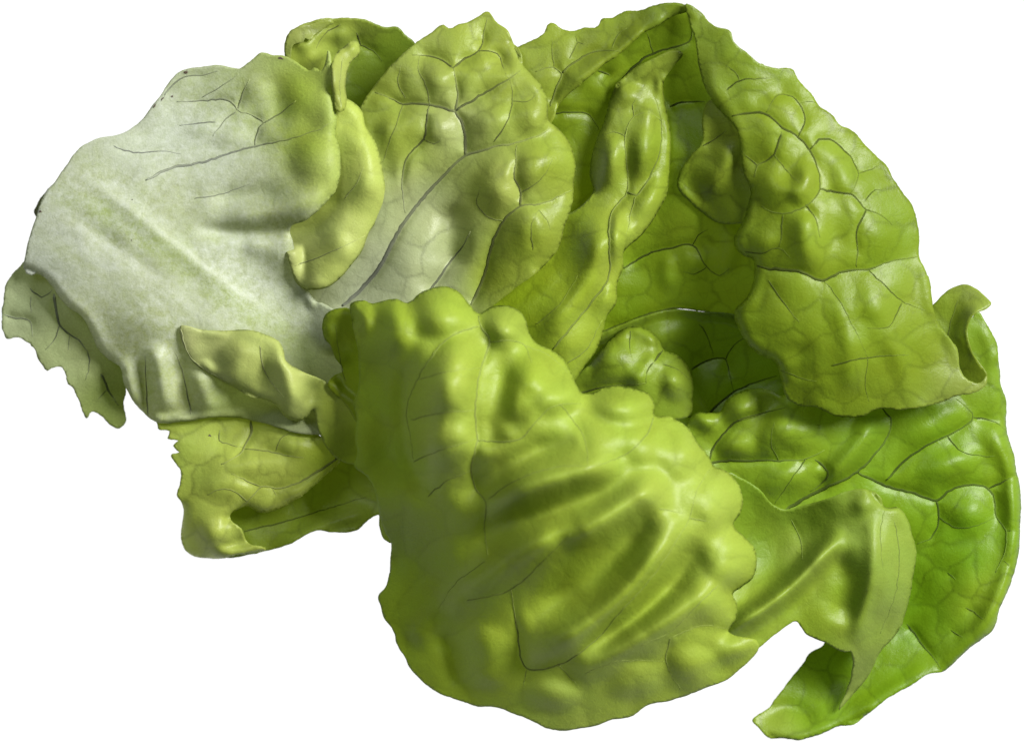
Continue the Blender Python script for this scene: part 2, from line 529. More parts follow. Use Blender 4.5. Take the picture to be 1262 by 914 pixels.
# grey green leaf under the pale base
leaf("greyish torn leaf seen from below, tucked under the pale base",
  [(40,318),(60,325),(80,345),(110,380),(135,420),(160,440),(156,475),(152,500),(154,520),(147,527),(135,522),(125,512),(113,507),(107,515),(100,500),
   (93,483),(84,470),(82,460),(75,452),(64,455),(58,458),(50,447),(44,432),(35,422),(22,416),(8,418),(3,410),(3,385),(5,365),(10,345),(18,333),(28,323)],
  [(5,400,34),(30,330,44),(60,400,46),(100,460,36),(150,520,10),(150,440,36),(80,345,46),(105,510,22)],
  [(20,380,(.36,.40,.26)),(80,430,(.33,.37,.20)),(140,500,(.22,.27,.08)),(60,350,(.38,.42,.28))],
  veins=[([(66,362),(69,380),(74,400),(86,412),(98,420),(108,432)],1.2),([(74,400),(66,420),(56,430)],.8),([(108,432),(110,450),(106,468)],.8),
         ([(5,388),(20,392),(36,395),(40,415)],.9),([(125,460),(133,480),(140,490),(146,500)],1.0),([(36,355),(52,366),(64,357)],.8),([(38,365),(38,385)],.6),
         ([(86,412),(84,432)],.6),([(132,480),(120,492)],.6)],
  pillow=(4,18), serr=1.6, mat=M_PALE, veinmat=VEIN_GREY, und=(3,40))
leaf("brown edged sliver of leaf showing behind the white base",
  [(100,230),(70,225),(62,228),(54,238),(47,252),(43,262),(46,268),(60,270),(90,260)],
  [(50,250,30),(90,240,40),(70,228,34),(70,265,38)],
  [(50,250,(.16,.17,.09)),(68,228,(.20,.21,.12)),(44,264,(.05,.055,.03))], serr=1.5, mat=M_PALE, step=3)

# lower left leaf, inner hollow then the lobe over it
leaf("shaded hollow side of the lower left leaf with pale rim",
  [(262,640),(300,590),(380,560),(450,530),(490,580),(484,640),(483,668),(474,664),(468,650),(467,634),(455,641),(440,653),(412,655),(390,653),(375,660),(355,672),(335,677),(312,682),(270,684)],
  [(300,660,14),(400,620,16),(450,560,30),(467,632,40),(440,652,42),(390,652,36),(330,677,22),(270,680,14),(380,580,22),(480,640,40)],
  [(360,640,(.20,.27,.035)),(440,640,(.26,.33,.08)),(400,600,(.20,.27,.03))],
  veins=[([(300,655),(340,645),(400,628),(450,612)],.8)],
  ridges=[([(462,630),(430,636),(400,645),(370,660),(335,674)],7,12)], serr=.8, mat=M_STD, veinmat=VEIN_SOFT)
leaf("lower left leaf lobe with torn ragged outer edge and tiny brown spot",
  [(193,520),(215,513),(245,503),(280,500),(305,500),(320,505),(345,506),(367,520),(385,530),(402,540),(430,515),(447,520),(447,545),(437,552),(415,572),(395,591),(370,611),
   (345,626),(325,632),(300,623),(282,638),(297,652),(306,669),(327,677),(312,682),(280,686),(255,687),(240,685),(228,676),(223,655),(224,625),(216,608),(220,597),(222,580),
   (217,572),(211,560),(221,557),(214,549),(222,542),(205,540),(207,532),(196,530)],
  [(210,530,36),(280,520,44),(220,600,34),(300,580,66),(360,560,74),(420,545,80),(300,620,58),(345,618,62),(395,585,68),(260,660,40),(232,660,16),(290,675,22),(240,640,38),(345,518,56),(440,530,84)],
  [(230,560,(0.425,0.515,0.150)),(330,560,(0.483,0.562,0.170)),(250,660,(0.494,0.573,0.170)),(340,615,(0.494,0.573,0.150)),(420,560,(0.391,0.491,0.060))],
  veins=[([(437,548),(400,575),(370,594),(345,601),(322,600),(305,618),(290,628)],1.2),([(322,600),(305,592),(285,583)],.8),([(310,519),(309,535),(303,548),(300,556),(285,566),(272,572)],1.2),
         ([(303,553),(330,556),(355,561),(375,564)],.9),([(271,530),(270,542),(285,548),(303,552)],.8),([(340,556),(345,542),(358,533)],.8),([(305,618),(290,606),(272,602),(255,610)],.8),
         ([(335,601),(340,608),(344,616)],.7)],
  bumps=[(300,570,60,22,-8,10),(355,545,34,22,20,12),(265,662,30,26,0,16),(280,600,34,20,10,10)],
  rolls=[([(437,548),(415,572),(395,591),(370,611),(345,626),(325,632),(300,623),(282,638)],15),([(224,625),(223,655),(232,682),(262,688),(300,684),(327,677)],16)],
  ridges=[([(345,618),(375,602),(405,578),(430,553)],9,11)],
  pillow=(8,18), serr=1.6, mat=M_STD, veinmat=VEIN_SOFT, ruffle=3)

# dark top leaf behind
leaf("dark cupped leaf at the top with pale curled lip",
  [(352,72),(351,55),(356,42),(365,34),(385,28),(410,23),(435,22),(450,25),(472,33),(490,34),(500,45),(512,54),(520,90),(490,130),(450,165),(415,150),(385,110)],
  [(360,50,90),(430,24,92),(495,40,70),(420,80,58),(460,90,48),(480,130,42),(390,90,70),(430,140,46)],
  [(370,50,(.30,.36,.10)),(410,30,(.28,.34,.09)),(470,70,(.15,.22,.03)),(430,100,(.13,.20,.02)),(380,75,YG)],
  veins=[([(440,40),(445,55),(460,62),(470,75)],.9),([(420,30),(400,42),(390,60)],.7)],
  ridges=[([(356,52),(375,56),(392,46),(408,36)],6,12)], bumps=[(385,70,24,20,0,14),(420,45,16,14,0,9)], serr=1.4, mat=M_STD, ruffle=4)
leaf("ragged pale lip torn on the dark top leaf",
  [(352,72),(351,55),(356,42),(365,34),(385,28),(408,24),(412,29),(404,33),(397,40),(388,44),(383,50),(376,47),(374,52),(362,54),(358,60),(357,72)],
  [(355,60,92),(375,42,100),(405,27,97),(358,45,96)],
  [(360,50,(.34,.39,.15)),(400,30,(.30,.36,.10))], serr=1.2, mat=M_STD, step=2.2)

# inner back leaf
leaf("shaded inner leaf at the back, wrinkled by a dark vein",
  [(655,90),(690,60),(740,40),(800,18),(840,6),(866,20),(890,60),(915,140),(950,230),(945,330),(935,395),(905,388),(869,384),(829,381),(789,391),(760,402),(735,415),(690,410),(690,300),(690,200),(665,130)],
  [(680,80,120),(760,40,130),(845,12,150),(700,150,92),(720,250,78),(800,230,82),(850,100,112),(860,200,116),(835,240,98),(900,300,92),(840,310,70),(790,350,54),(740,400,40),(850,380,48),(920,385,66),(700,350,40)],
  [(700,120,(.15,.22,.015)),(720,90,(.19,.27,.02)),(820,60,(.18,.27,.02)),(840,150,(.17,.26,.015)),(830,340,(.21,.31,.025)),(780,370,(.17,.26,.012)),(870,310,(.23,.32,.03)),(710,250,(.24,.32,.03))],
  veins=[([(767,98),(784,80),(805,66),(833,58),(852,49),(851,23)],1.3),([(805,66),(800,50),(797,40)],.7),([(825,132),(840,126),(868,125)],1.0),([(767,331),(798,313),(829,305),(854,302),(871,329),(887,340),(900,330)],1.0),
         ([(854,302),(860,290),(872,283)],.7),([(871,329),(855,338),(842,334)],.6),([(680,140),(705,138),(727,142),(738,160)],.9),([(737,87),(750,92),(753,99)],1.0),([(740,410),(770,398),(800,387),(829,380),(869,384),(905,390)],1.2)],
  ridges=[([(775,102),(805,78),(840,62),(856,52)],8,9),([(875,282),(895,278),(903,300),(893,330),(880,340)],9,10),([(827,313),(822,340),(828,360)],9,7)],
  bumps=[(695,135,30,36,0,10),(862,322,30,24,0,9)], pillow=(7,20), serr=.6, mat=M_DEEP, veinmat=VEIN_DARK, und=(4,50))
leaf("lighter crumpled fold lying inside the back leaf",
  [(874,124),(865,147),(865,175),(850,192),(837,213),(835,231),(850,248),(864,261),(889,276),(912,276),(940,275),(945,220),(925,160),(900,130)],
  [(870,130,142),(865,175,128),(838,222,100),(870,260,104),(910,275,134),(935,200,154),(900,150,152),(880,210,134)],
  [(850,225,(.24,.34,.03)),(880,200,(.29,.38,.05)),(900,150,(.31,.39,.07)),(890,260,(.24,.33,.03))],
  veins=[([(866,180),(880,172),(895,161)],.8)],
  ridges=[([(872,130),(866,160),(862,182),(842,208),(838,228),(852,246),(885,274)],6,8),([(898,175),(895,200),(880,225),(872,250)],10,8)],
  serr=.5, mat=M_DEEP, und=(3,40), gap=1.0, thick=0.8)
# dark pocket leaf and little puffed lobe
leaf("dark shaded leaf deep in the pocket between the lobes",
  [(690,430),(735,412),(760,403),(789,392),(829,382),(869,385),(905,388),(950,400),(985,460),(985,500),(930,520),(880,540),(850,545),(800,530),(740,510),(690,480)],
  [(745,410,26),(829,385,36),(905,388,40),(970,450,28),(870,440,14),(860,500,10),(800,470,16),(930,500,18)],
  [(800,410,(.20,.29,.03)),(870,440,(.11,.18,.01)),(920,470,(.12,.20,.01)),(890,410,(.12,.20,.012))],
  veins=[([(852,456),(874,443),(894,443),(900,465),(905,483)],.9),([(894,443),(905,425),(925,412)],.7),([(872,512),(895,490),(923,474),(958,463)],1.1),([(807,511),(830,514),(860,513)],1.1),([(862,400),(872,415),(880,440)],.6)],
  bumps=[(815,415,40,26,-10,14)], serr=.5, mat=M_DEEP)
leaf("small glossy puffed lobe in the middle of the head",
  [(700,478),(727,447),(745,425),(762,409),(780,402),(798,406),(811,417),(818,431),(834,437),(847,450),(854,469),(854,492),(851,511),(807,520),(760,525),(709,500)],
  [(709,483,40),(762,412,48),(811,420,52),(850,470,44),(851,509,36),(780,460,66),(820,475,60),(740,460,60),(790,510,50)],
  [(770,440,(.24,.34,.035)),(830,470,(.26,.36,.05)),(790,480,BKL)],
  veins=[([(817,431),(808,443),(802,449),(797,460),(796,472)],1.1),([(711,484),(740,478),(770,474),(796,472)],1.0),([(778,404),(776,420),(778,440)],.7),([(817,449),(835,455),(850,468)],.7)],
  ridges=[([(774,478),(790,462),(803,448),(815,436)],9,12),([(782,404),(798,410),(810,425)],8,5)],
  bumps=[(758,440,36,34,-30,12),(832,470,22,28,-10,18)],
  rolls=[([(727,447),(745,425),(762,409),(780,402),(798,406),(811,417),(818,431),(834,437),(847,450),(854,469),(854,492),(851,511)],13)], serr=.5, mat=M_DEEP)

# right outer leaf
leaf("bright green broad leaf spreading on the right with curled glossy margin",
  [(847,523),(856,509),(871,509),(887,507),(896,492),(918,480),(949,480),(963,487),(990,470),(1050,430),(1120,400),(1180,385),(1198,392),(1205,383),(1216,398),(1228,425),(1232,452),(1233,474),(1239,492),
   (1241,527),(1250,560),(1254,583),(1259,612),(1258,637),(1258,657),(1256,676),(1250,703),(1244,723),(1232,750),(1225,773),(1207,789),(1192,802),(1180,812),(1163,827),(1149,828),(1130,839),(1091,862),(1068,881),
   (1052,891),(1029,897),(1010,905),(981,912),(963,909),(948,907),(936,897),(927,887),(930,882),(948,870),(967,847),(987,820),(998,804),(1015,792),(1000,740),(960,690),(880,640),(840,570)],
  [(850,515,66),(918,482,76),(960,490,80),(1050,440,78),(1190,400,62),(1225,440,54),(1235,520,46),(1255,620,40),(1245,720,42),(1170,822,34),(1200,720,40),(1130,740,12),(1100,650,34),(1150,560,60),(1060,570,66),
   (960,560,84),(1000,610,58),(940,890,30),(985,905,40),(1000,850,10),(1060,870,30),(1060,800,10),(1120,830,24),(900,600,60),(1100,500,66),(1000,800,20)],
  [(920,520,(.24,.345,.035)),(960,590,(.21,.33,.03)),(1000,560,(.22,.34,.03)),(1080,540,(.19,.32,.025)),(1150,560,GR),(1180,680,(.15,.29,.01)),(1130,740,(.14,.275,.008)),(1215,740,(.23,.35,.03)),(1240,560,(.19,.31,.02)),
   (1060,830,(.17,.30,.012)),(950,890,(.26,.36,.06)),(1000,860,(.17,.30,.012)),(1215,420,(.19,.30,.03)),(1085,640,(.18,.31,.015))],
  veins=[([(965,630),(985,617),(1012,603),(1056,581),(1079,558),(1096,532),(1099,520),(1087,503)],1.9),([(1056,581),(1092,598),(1127,607),(1154,616),(1172,603),(1194,597),(1217,601),(1226,616),(1228,636),(1240,653),(1238,680),(1227,705)],1.4),
         ([(1154,616),(1157,637),(1149,661),(1130,670)],1.1),([(1092,592),(1110,572),(1141,549),(1168,536),(1199,514),(1190,500),(1178,492)],1.2),([(1199,514),(1221,518),(1239,529)],.9),
         ([(1168,536),(1181,554),(1203,561),(1225,562)],.8),([(1219,602),(1239,592),(1256,581)],1.0),([(870,572),(895,567),(923,567),(967,567),(994,565),(1016,554)],1.3),([(874,566),(880,550),(891,536),(909,518),(940,509),(967,503)],1.1),
         ([(1005,566),(1014,574),(1021,581),(1010,598),(998,606)],1.0),([(994,565),(975,590),(955,620)],.7),([(905,520),(925,515),(945,508)],.6),([(960,567),(950,545),(955,520)],.6),([(1118,769),(1142,800),(1161,823)],1.0),
         ([(1240,653),(1256,655)],.7),([(1238,690),(1247,700)],.7),([(1190,748),(1205,757),(1215,765)],.7),([(1172,776),(1186,785)],.7),([(1157,637),(1180,650),(1210,645),(1228,636)],.7),([(1168,705),(1178,713)],.7)],
  ridges=[([(1236,500),(1243,560),(1249,620),(1248,680),(1236,725),(1215,765),(1180,802),(1160,818)],13,16),([(1008,597),(1035,577),(1060,548),(1082,512)],14,22),([(1205,395),(1220,425),(1226,460)],8,6),
          ([(935,888),(970,872),(1010,893)],10,-8),([(1050,884),(1100,850),(1150,822)],9,10)],
  bumps=[(915,505,28,20,-35,16),(960,530,42,24,-60,18),(985,535,30,28,0,12),(970,590,40,22,-25,12),(905,550,26,20,0,10),(1170,575,50,26,-25,12),(1195,635,34,30,0,10),(1150,525,50,24,-35,10),(1225,540,18,34,-8,8),(870,520,20,14,30,12)],
  rolls=[([(1232,452),(1239,492),(1241,527),(1254,583),(1259,630),(1256,676),(1244,723),(1225,773),(1192,802),(1163,827)],17),([(847,523),(856,509),(887,507),(896,492),(918,480),(949,480),(963,487)],12),([(1068,881),(1029,897),(981,912),(948,907)],10)],
  pillow=(8,26), serr=1.0, mat=M_DEEP)
leaf("curled back tip standing at the top of the bright green leaf",
  [(1140,385),(1152,374),(1163,362),(1179,353),(1190,351),(1203,356),(1214,365),(1222,373),(1216,380),(1202,386),(1194,398),(1192,415),(1200,438),(1212,452),(1217,462),(1212,478),(1185,480),(1165,450),(1145,410)],
  [(1155,380,92),(1190,353,100),(1220,374,108),(1198,392,112),(1193,415,108),(1175,400,90),(1205,455,100),(1180,460,86),(1150,410,88)],
  [(1170,390,(.19,.27,.03)),(1205,370,(.26,.33,.08)),(1195,410,(.22,.30,.05)),(1200,455,(.20,.27,.03))],
  veins=[([(1175,480),(1168,430),(1172,395),(1180,370)],.7)],
  ridges=[([(1218,375),(1200,388),(1193,402),(1194,420),(1206,446)],6,10)], serr=.9, mat=M_STD, und=(3,30))

# top lip, narrow puffed leaf, centre leaf
leaf("light outer lip folded forward along the top of the back leaf",
  [(635,60),(642,56),(655,50),(668,42),(679,30),(690,36),(705,38),(718,34),(735,33),(741,24),(755,22),(766,16),(785,14),(805,8),(825,3),(845,5),(856,14),(846,15),(828,21),(812,33),(796,40),(768,64),(745,80),(725,96),(705,113),(690,130),(680,150),(660,165),(640,120)],
  [(642,58,126),(679,33,134),(741,26,142),(825,5,160),(850,12,164),(800,34,160),(745,76,154),(690,125,146),(660,100,142),(700,80,150),(655,150,132)],
  [(660,90,(.29,.36,.07)),(700,60,(.25,.32,.05)),(760,40,(.21,.28,.03)),(820,12,(.17,.24,.03)),(700,110,(.27,.35,.05))],
  veins=[([(678,132),(685,112),(692,90),(682,83),(660,88)],1.1),([(692,90),(710,76),(728,66),(745,62),(765,64)],1.0),([(683,83),(681,65),(680,48)],.7),([(712,55),(710,45)],.6),([(702,72),(708,60),(712,52),(725,58)],.7),([(755,60),(760,45),(772,35)],.6)],
  ridges=[([(690,124),(715,100),(745,76),(770,58),(800,36)],8,6)], serr=1.6, mat=M_STD, veinmat=VEIN_SOFT, ruffle=4,
  rolls=[([(846,15),(828,21),(812,33),(796,40),(768,64),(745,80),(725,96),(705,113),(690,130)],9)])
leaf("narrow puffed leaf with swollen ribs running down the middle",
  [(768,96),(782,84),(805,72),(832,61),(842,66),(830,82),(818,102),(819,122),(822,138),(827,168),(825,210),(821,241),(808,266),(791,290),(769,311),(768,328),(761,349),(759,374),(747,391),(744,408),(735,433),(719,454),(707,472),(690,480),(620,460),(540,420),(545,390),(580,365),
   (610,340),(635,315),(660,288),(690,268),(715,255),(731,235),(727,217),(729,196),(737,168),(745,147),(752,122),(762,100)],
  [(780,92,112),(835,66,124),(805,84,116),(816,118,110),(825,180,112),(765,180,132),(730,210,100),(800,230,126),(735,260,118),(752,300,150),(768,330,112),(720,340,128),(690,310,112),(640,360,104),(700,420,128),(745,405,92),(707,465,92),(610,400,96),(640,440,96),(795,140,124),(750,370,120)],
  [(780,140,(.27,.35,.06)),(750,190,(.31,.40,.07)),(800,190,(.25,.34,.04)),(750,280,(.36,.45,.09)),(700,340,(.31,.41,.03)),(650,370,(.26,.36,.02)),(720,400,(.34,.44,.07)),(760,330,(.36,.45,.08)),(715,290,(.22,.31,.02))],
  veins=[([(681,430),(705,401),(730,370),(749,345),(751,300),(752,270),(759,255),(773,236),(772,196),(771,168),(782,143),(805,140),(815,150)],1.2),([(773,236),(784,241),(801,217),(814,182),(815,150),(807,119)],1.0),
         ([(782,143),(780,130),(786,118)],.7),([(771,168),(755,163),(742,167)],.7),([(784,241),(778,262),(772,290)],.7),([(700,447),(723,430),(735,408),(742,394)],.8),([(797,290),(790,300)],.5),([(660,400),(690,375),(712,340)],.5)],
  ridges=[([(735,262),(737,300),(728,340),(700,380),(660,415)],18,18),([(762,262),(762,310),(755,350),(738,395),(712,440)],9,8)],
  bumps=[(752,200,20,38,10,20),(797,185,24,46,8,18),(775,118,22,18,0,10),(800,245,22,34,25,14),(758,285,12,34,0,10),(800,140,18,18,0,8)],
  rolls=[([(818,102),(819,122),(822,138),(827,168),(825,210),(821,241),(808,266),(791,290),(769,311),(768,328),(761,349),(759,374),(747,391),(744,408),(735,433),(719,454),(707,472)],16),([(762,104),(752,122),(745,147),(737,168),(729,196),(727,217),(731,235)],14)],
  pillow=(9,16), pucker=(44,1.2), serr=.5, mat=M_STD, veinmat=VEIN_SOFT)
leaf("blistered centre leaf with pointed tip and dark branching veins",
  [(601,14),(612,27),(625,38),(632,52),(640,65),(645,82),(655,92),(668,108),(676,130),(677,148),(690,160),(703,178),(710,200),(708,225),(704,255),(696,278),(688,305),(667,331),(639,352),(605,378),(570,410),(490,415),(400,425),(370,395),(365,345),(425,250),(438,150),
   (445,130),(455,115),(470,95),(490,73),(510,55),(530,42),(547,31),(553,35),(565,30),(578,26),(590,20)],
  [(601,18,120),(640,80,146),(676,140,152),(708,215,146),(690,300,140),(610,375,128),(560,80,146),(490,80,124),(450,130,116),(520,160,150),(570,190,142),(480,250,126),(450,340,100),(375,380,58),(400,420,58),(550,340,112),(555,270,112),(640,260,168),(620,200,160),(500,320,116),(430,380,88),(530,40,122)],
  [(470,340,(.45,.48,.52)),(440,370,(.43,.46,.50)),(520,260,(.42,.46,.38)),(500,170,CE),(560,160,(.37,.42,.24)),(590,70,(.31,.38,.08)),(640,130,CE),(680,200,(.29,.37,.06)),(620,230,CEP),(650,300,(.27,.34,.05)),(530,330,(.40,.44,.38)),(460,130,(.30,.37,.08)),(610,340,(.28,.35,.05))],
  veins=[([(422,377),(450,352),(472,322),(494,280),(518,247),(546,217),(574,192),(606,182),(641,175),(665,166),(676,158)],2.3),([(574,192),(573,168),(567,147),(562,138),(564,115),(560,87),(559,84)],1.6),([(559,84),(540,72),(529,70),(508,68)],1.0),
         ([(559,84),(574,72),(590,63),(597,38),(601,21)],1.0),([(590,63),(613,66),(620,84),(626,96)],.9),([(562,138),(536,131),(518,128),(497,128),(480,121),(462,115)],1.6),([(562,137),(585,122),(609,108),(630,96),(645,84)],1.2),
         ([(529,131),(527,143),(522,171),(504,191),(497,210),(496,238),(499,262)],1.0),([(581,376),(597,338),(607,300),(611,290),(620,273),(641,254),(665,252),(686,243),(704,234)],1.6),([(641,254),(642,238),(634,220),(636,196),(637,179)],1.1),
         ([(527,362),(551,328),(572,300),(580,285)],1.3),([(657,308),(655,276),(664,259)],.7),([(664,259),(675,272),(678,285)],.6),([(642,238),(665,222),(682,195)],.6),([(620,273),(600,266),(588,252),(592,230)],.6),
         ([(609,175),(625,150),(632,125),(628,98)],.8),([(632,125),(650,126),(664,112)],.6),([(522,171),(535,178),(545,170)],.6),([(530,131),(525,105),(515,85),(517,70)],.6),([(497,128),(490,150),(478,180),(472,200)],.6),([(500,122),(490,100),(495,80)],.6)],
  bumps=[(655,145,24,30,-20,10),(620,100,30,22,-25,10),(540,95,24,26,0,9),(595,70,22,22,0,6),(660,205,44,34,-30,16),(612,228,30,38,15,14),(660,285,30,40,20,12),(500,215,20,46,10,9),(535,160,22,24,0,8),(480,165,20,34,25,9),(610,150,34,24,-20,8),(470,125,16,12,0,6)],
  ridges=[([(560,250),(558,290),(552,330)],16,-14),([(632,190),(626,212),(618,225)],7,6),([(455,150),(470,190),(475,230)],12,-8)],
  rolls=[([(632,52),(645,82),(668,108),(676,130),(677,148)],12),([(677,148),(690,160),(703,178),(710,200),(708,225),(704,255),(696,278),(688,305),(667,331)],17)],
  pillow=(16,26), groove=(3.2,5), pucker=(44,1.4), serr=.9, mat=M_STD)

# pale base leaves at the left
leaf("large pale leaf with broad whitish rib and torn edge",
  [(30,332),(30,318),(38,285),(46,262),(54,242),(68,224),(83,203),(98,182),(123,170),(152,164),(172,150),(186,133),(200,115),(213,97),(225,87),(245,84),(268,81),(295,84),(310,74),(322,64),(335,67),(352,70),(368,79),(382,88),(387,84),(395,88),(400,80),(404,62),(408,85),(411,112),
   (413,130),(415,150),(413,165),(418,182),(420,210),(416,228),(408,242),(395,256),(378,271),(372,274),(358,280),(360,296),(365,318),(373,345),(390,371),(410,382),(430,420),(440,470),(438,530),(380,535),(320,520),(297,515),(259,515),(224,520),(196,521),(182,512),(168,500),(158,485),(151,470),(148,453),
   (140,447),(122,432),(112,410),(101,391),(80,374),(66,355),(52,340)],
  [(30,325,72),(60,240,88),(110,178,94),(215,95,102),(320,70,120),(385,90,140),(412,150,160),(418,210,160),(380,265,148),(330,278,124),(300,200,116),(240,140,96),(120,280,98),(200,300,108),(280,340,106),(340,350,92),(400,400,78),(415,450,72),(420,510,74),
   (300,440,92),(180,400,106),(110,380,88),(140,430,72),(170,490,48),(220,510,50),(300,510,60),(90,330,88),(250,240,108),(360,170,134),(330,110,122),(260,100,104),(200,460,72)],
  [(60,280,(.50,.52,.45)),(50,320,(.48,.50,.46)),(110,230,(.43,.46,.32)),(160,190,(.50,.53,.46)),(220,250,(.43,.46,.31)),(150,300,(.45,.48,.34)),(130,340,(.50,.52,.44)),(220,160,(.52,.55,.50)),(250,110,(.38,.42,.26)),(270,200,(.52,.55,.47)),(315,120,(.38,.43,.19)),
   (310,215,(.44,.47,.34)),(365,115,(.34,.43,.05)),(375,180,(.35,.44,.05)),(398,225,(.41,.48,.12)),(350,260,(.45,.49,.24)),(280,320,(.49,.52,.42)),(340,350,(.44,.47,.36)),(250,380,(.46,.49,.36)),(380,420,(.30,.33,.22)),(410,450,(.28,.31,.18)),(160,430,(.46,.49,.28)),(220,470,(.45,.49,.25)),(290,490,(.37,.43,.14)),(190,490,(.44,.49,.21)),(120,390,(.47,.50,.32))],
  veins=[([(180,222),(210,208),(250,200),(280,190),(315,180),(345,174),(375,166),(400,156),(413,148)],1.2),([(315,178),(320,158),(325,152),(310,142),(293,137)],1.1),([(325,152),(345,140),(365,124)],.9),([(293,137),(285,125),(250,124),(218,126)],1.0),([(293,137),(300,115),(308,98)],1.0),
         ([(293,137),(278,148),(262,168)],.7),([(268,150),(245,152),(222,155)],.8),([(140,180),(165,188),(200,186),(225,190)],.8),([(203,118),(215,102),(228,95),(250,92),(270,88)],.9),([(240,244),(270,240),(310,225)],.6),
         ([(182,512),(181,480),(179,450),(178,435)],.9),([(236,510),(230,480),(222,450),(214,430)],.8),([(250,120),(275,105),(295,92)],.6)],
  ridges=[([(85,205),(150,250),(210,300),(260,340),(300,375)],10,4),([(80,255),(140,300),(200,345)],10,-3),([(160,505),(158,465),(145,440)],12,14),([(205,512),(200,480),(193,445),(185,420)],14,22),([(181,515),(180,480),(176,440)],6,-9),([(236,515),(228,480),(215,440)],8,-7),
          ([(260,515),(252,485),(236,455)],14,15),([(270,268),(320,262),(370,250),(405,225)],13,10),([(255,245),(300,243),(340,238),(360,225)],13,-9),([(340,90),(345,130),(340,170)],14,-6),([(235,282),(290,287),(330,287),(368,278),(385,270)],8,-12),([(300,300),(335,310),(358,330)],14,6),([(30,330),(52,337),(75,362),(105,393),(140,445)],9,4)],
  bumps=[(345,155,36,34,0,6),(385,195,34,40,0,12),(370,120,36,30,0,7),(250,155,34,18,-10,6),(310,110,24,20,0,5),(190,140,30,16,-40,4),(130,300,30,24,0,-4),(285,170,30,12,-15,5)],
  rolls=[([(411,112),(415,150),(413,165),(418,182),(420,210),(416,228),(408,242),(395,256),(378,271),(372,274),(358,280)],17,-.3),([(360,288),(365,318),(373,345),(390,371)],14),([(30,330),(52,340),(66,355),(80,374),(101,391),(112,410),(122,432),(140,447),(150,458)],11),([(151,470),(168,500),(182,512),(196,521),(224,520),(297,515)],9)],
  pillow=(3,16), groove=(1.5,4), serr=.9, mat=M_PALE, veinmat=VEIN_GREY, pale=[(110,270,150),(230,180,110),(300,330,110),(170,400,120)], und=(2.5,45), thick=4, pucker=(60,0.6),
  streaks=[([(60,225),(130,265),(220,320),(310,385),(400,450)],17,(.35,.41,.17),.85),([(85,203),(150,248),(215,298),(290,355),(360,400)],4,(.58,.61,.50),.8),([(50,250),(120,295),(200,350),(280,410)],5,(.58,.60,.52),.6),
           ([(95,190),(160,225),(240,280),(320,340)],9,(.43,.47,.29),.5),([(40,290),(110,325),(180,375),(250,420)],9,(.42,.46,.27),.5),([(45,270),(90,300),(150,345)],7,(.60,.62,.58),.6)])
leaf("smooth yellowish lobe folded behind the pale leaf",
  [(400,118),(426,121),(438,128),(447,140),(450,154),(459,168),(466,185),(471,206),(475,231),(475,252),(468,268),(455,286),(446,309),(432,328),(418,344),(401,355),(380,357),(378,357),(366,350),(358,330),(352,308),(349,290),(350,270),(380,200)],
  [(426,124,140),(455,170,138),(474,235,134),(455,285,130),(420,340,126),(380,355,118),(352,305,82),(378,290,104),(350,285,78),(362,335,84),(400,250,118),(440,220,150),(420,290,138),(410,160,140)],
  [(440,170,(0.488,0.583,0.172)),(450,240,(0.537,0.620,0.230)),(420,300,(0.537,0.608,0.265)),(400,325,(0.512,0.583,0.207)),(372,335,(0.537,0.595,0.299)),(358,310,(0.549,0.595,0.368))],
  veins=[([(340,332),(380,322),(420,305),(450,290)],.7),([(425,245),(440,225),(448,205)],.6)],
  ridges=[([(345,292),(372,282),(405,262),(425,235)],12,-8),([(432,145),(448,190),(455,235),(448,265)],20,12),([(365,330),(400,320),(435,295)],20,8)],
  rolls=[([(426,121),(438,128),(447,140),(459,168),(466,185),(475,231),(475,252),(468,268),(446,309),(432,328),(418,344),(401,355),(380,357),(362,352)],15)],
  serr=.4, gap=0.8, thick=1.2, liftpoly=[(335,318),(362,310),(385,320),(400,330),(440,345),(480,330),(490,400),(340,400),(260,330)], mat=M_SOFT, veinmat=VEIN_SOFT, pillow=(5,25), pale=[(335,320,60)])
leaf("little finger shaped curl of leaf beside the dark top leaf",
  [(425,57),(432,51),(439,50),(444,58),(442,68),(433,76),(428,88),(426,105),(427,125),(424,136),(417,138),(411,122),(408,98),(410,76),(416,64)],
  [(438,56,128),(418,75,142),(416,105,148),(420,132,152)],
  [(436,58,YG),(416,100,(.40,.46,.17)),(420,130,YG)],
  veins=[([(423,72),(419,95),(419,115),(421,130)],.6)],
  bumps=[(436,59,9,9,0,8),(417,98,10,36,4,10)], rolls=[([(425,57),(439,50),(444,58),(442,68),(433,76),(426,105),(427,125),(424,136)],8),([(417,138),(411,122),(408,98),(410,76),(416,64),(425,57)],7)], serr=.3, mat=M_SOFT, veinmat=VEIN_SOFT, step=2.2, und=(1,20), pillow=(2,8))
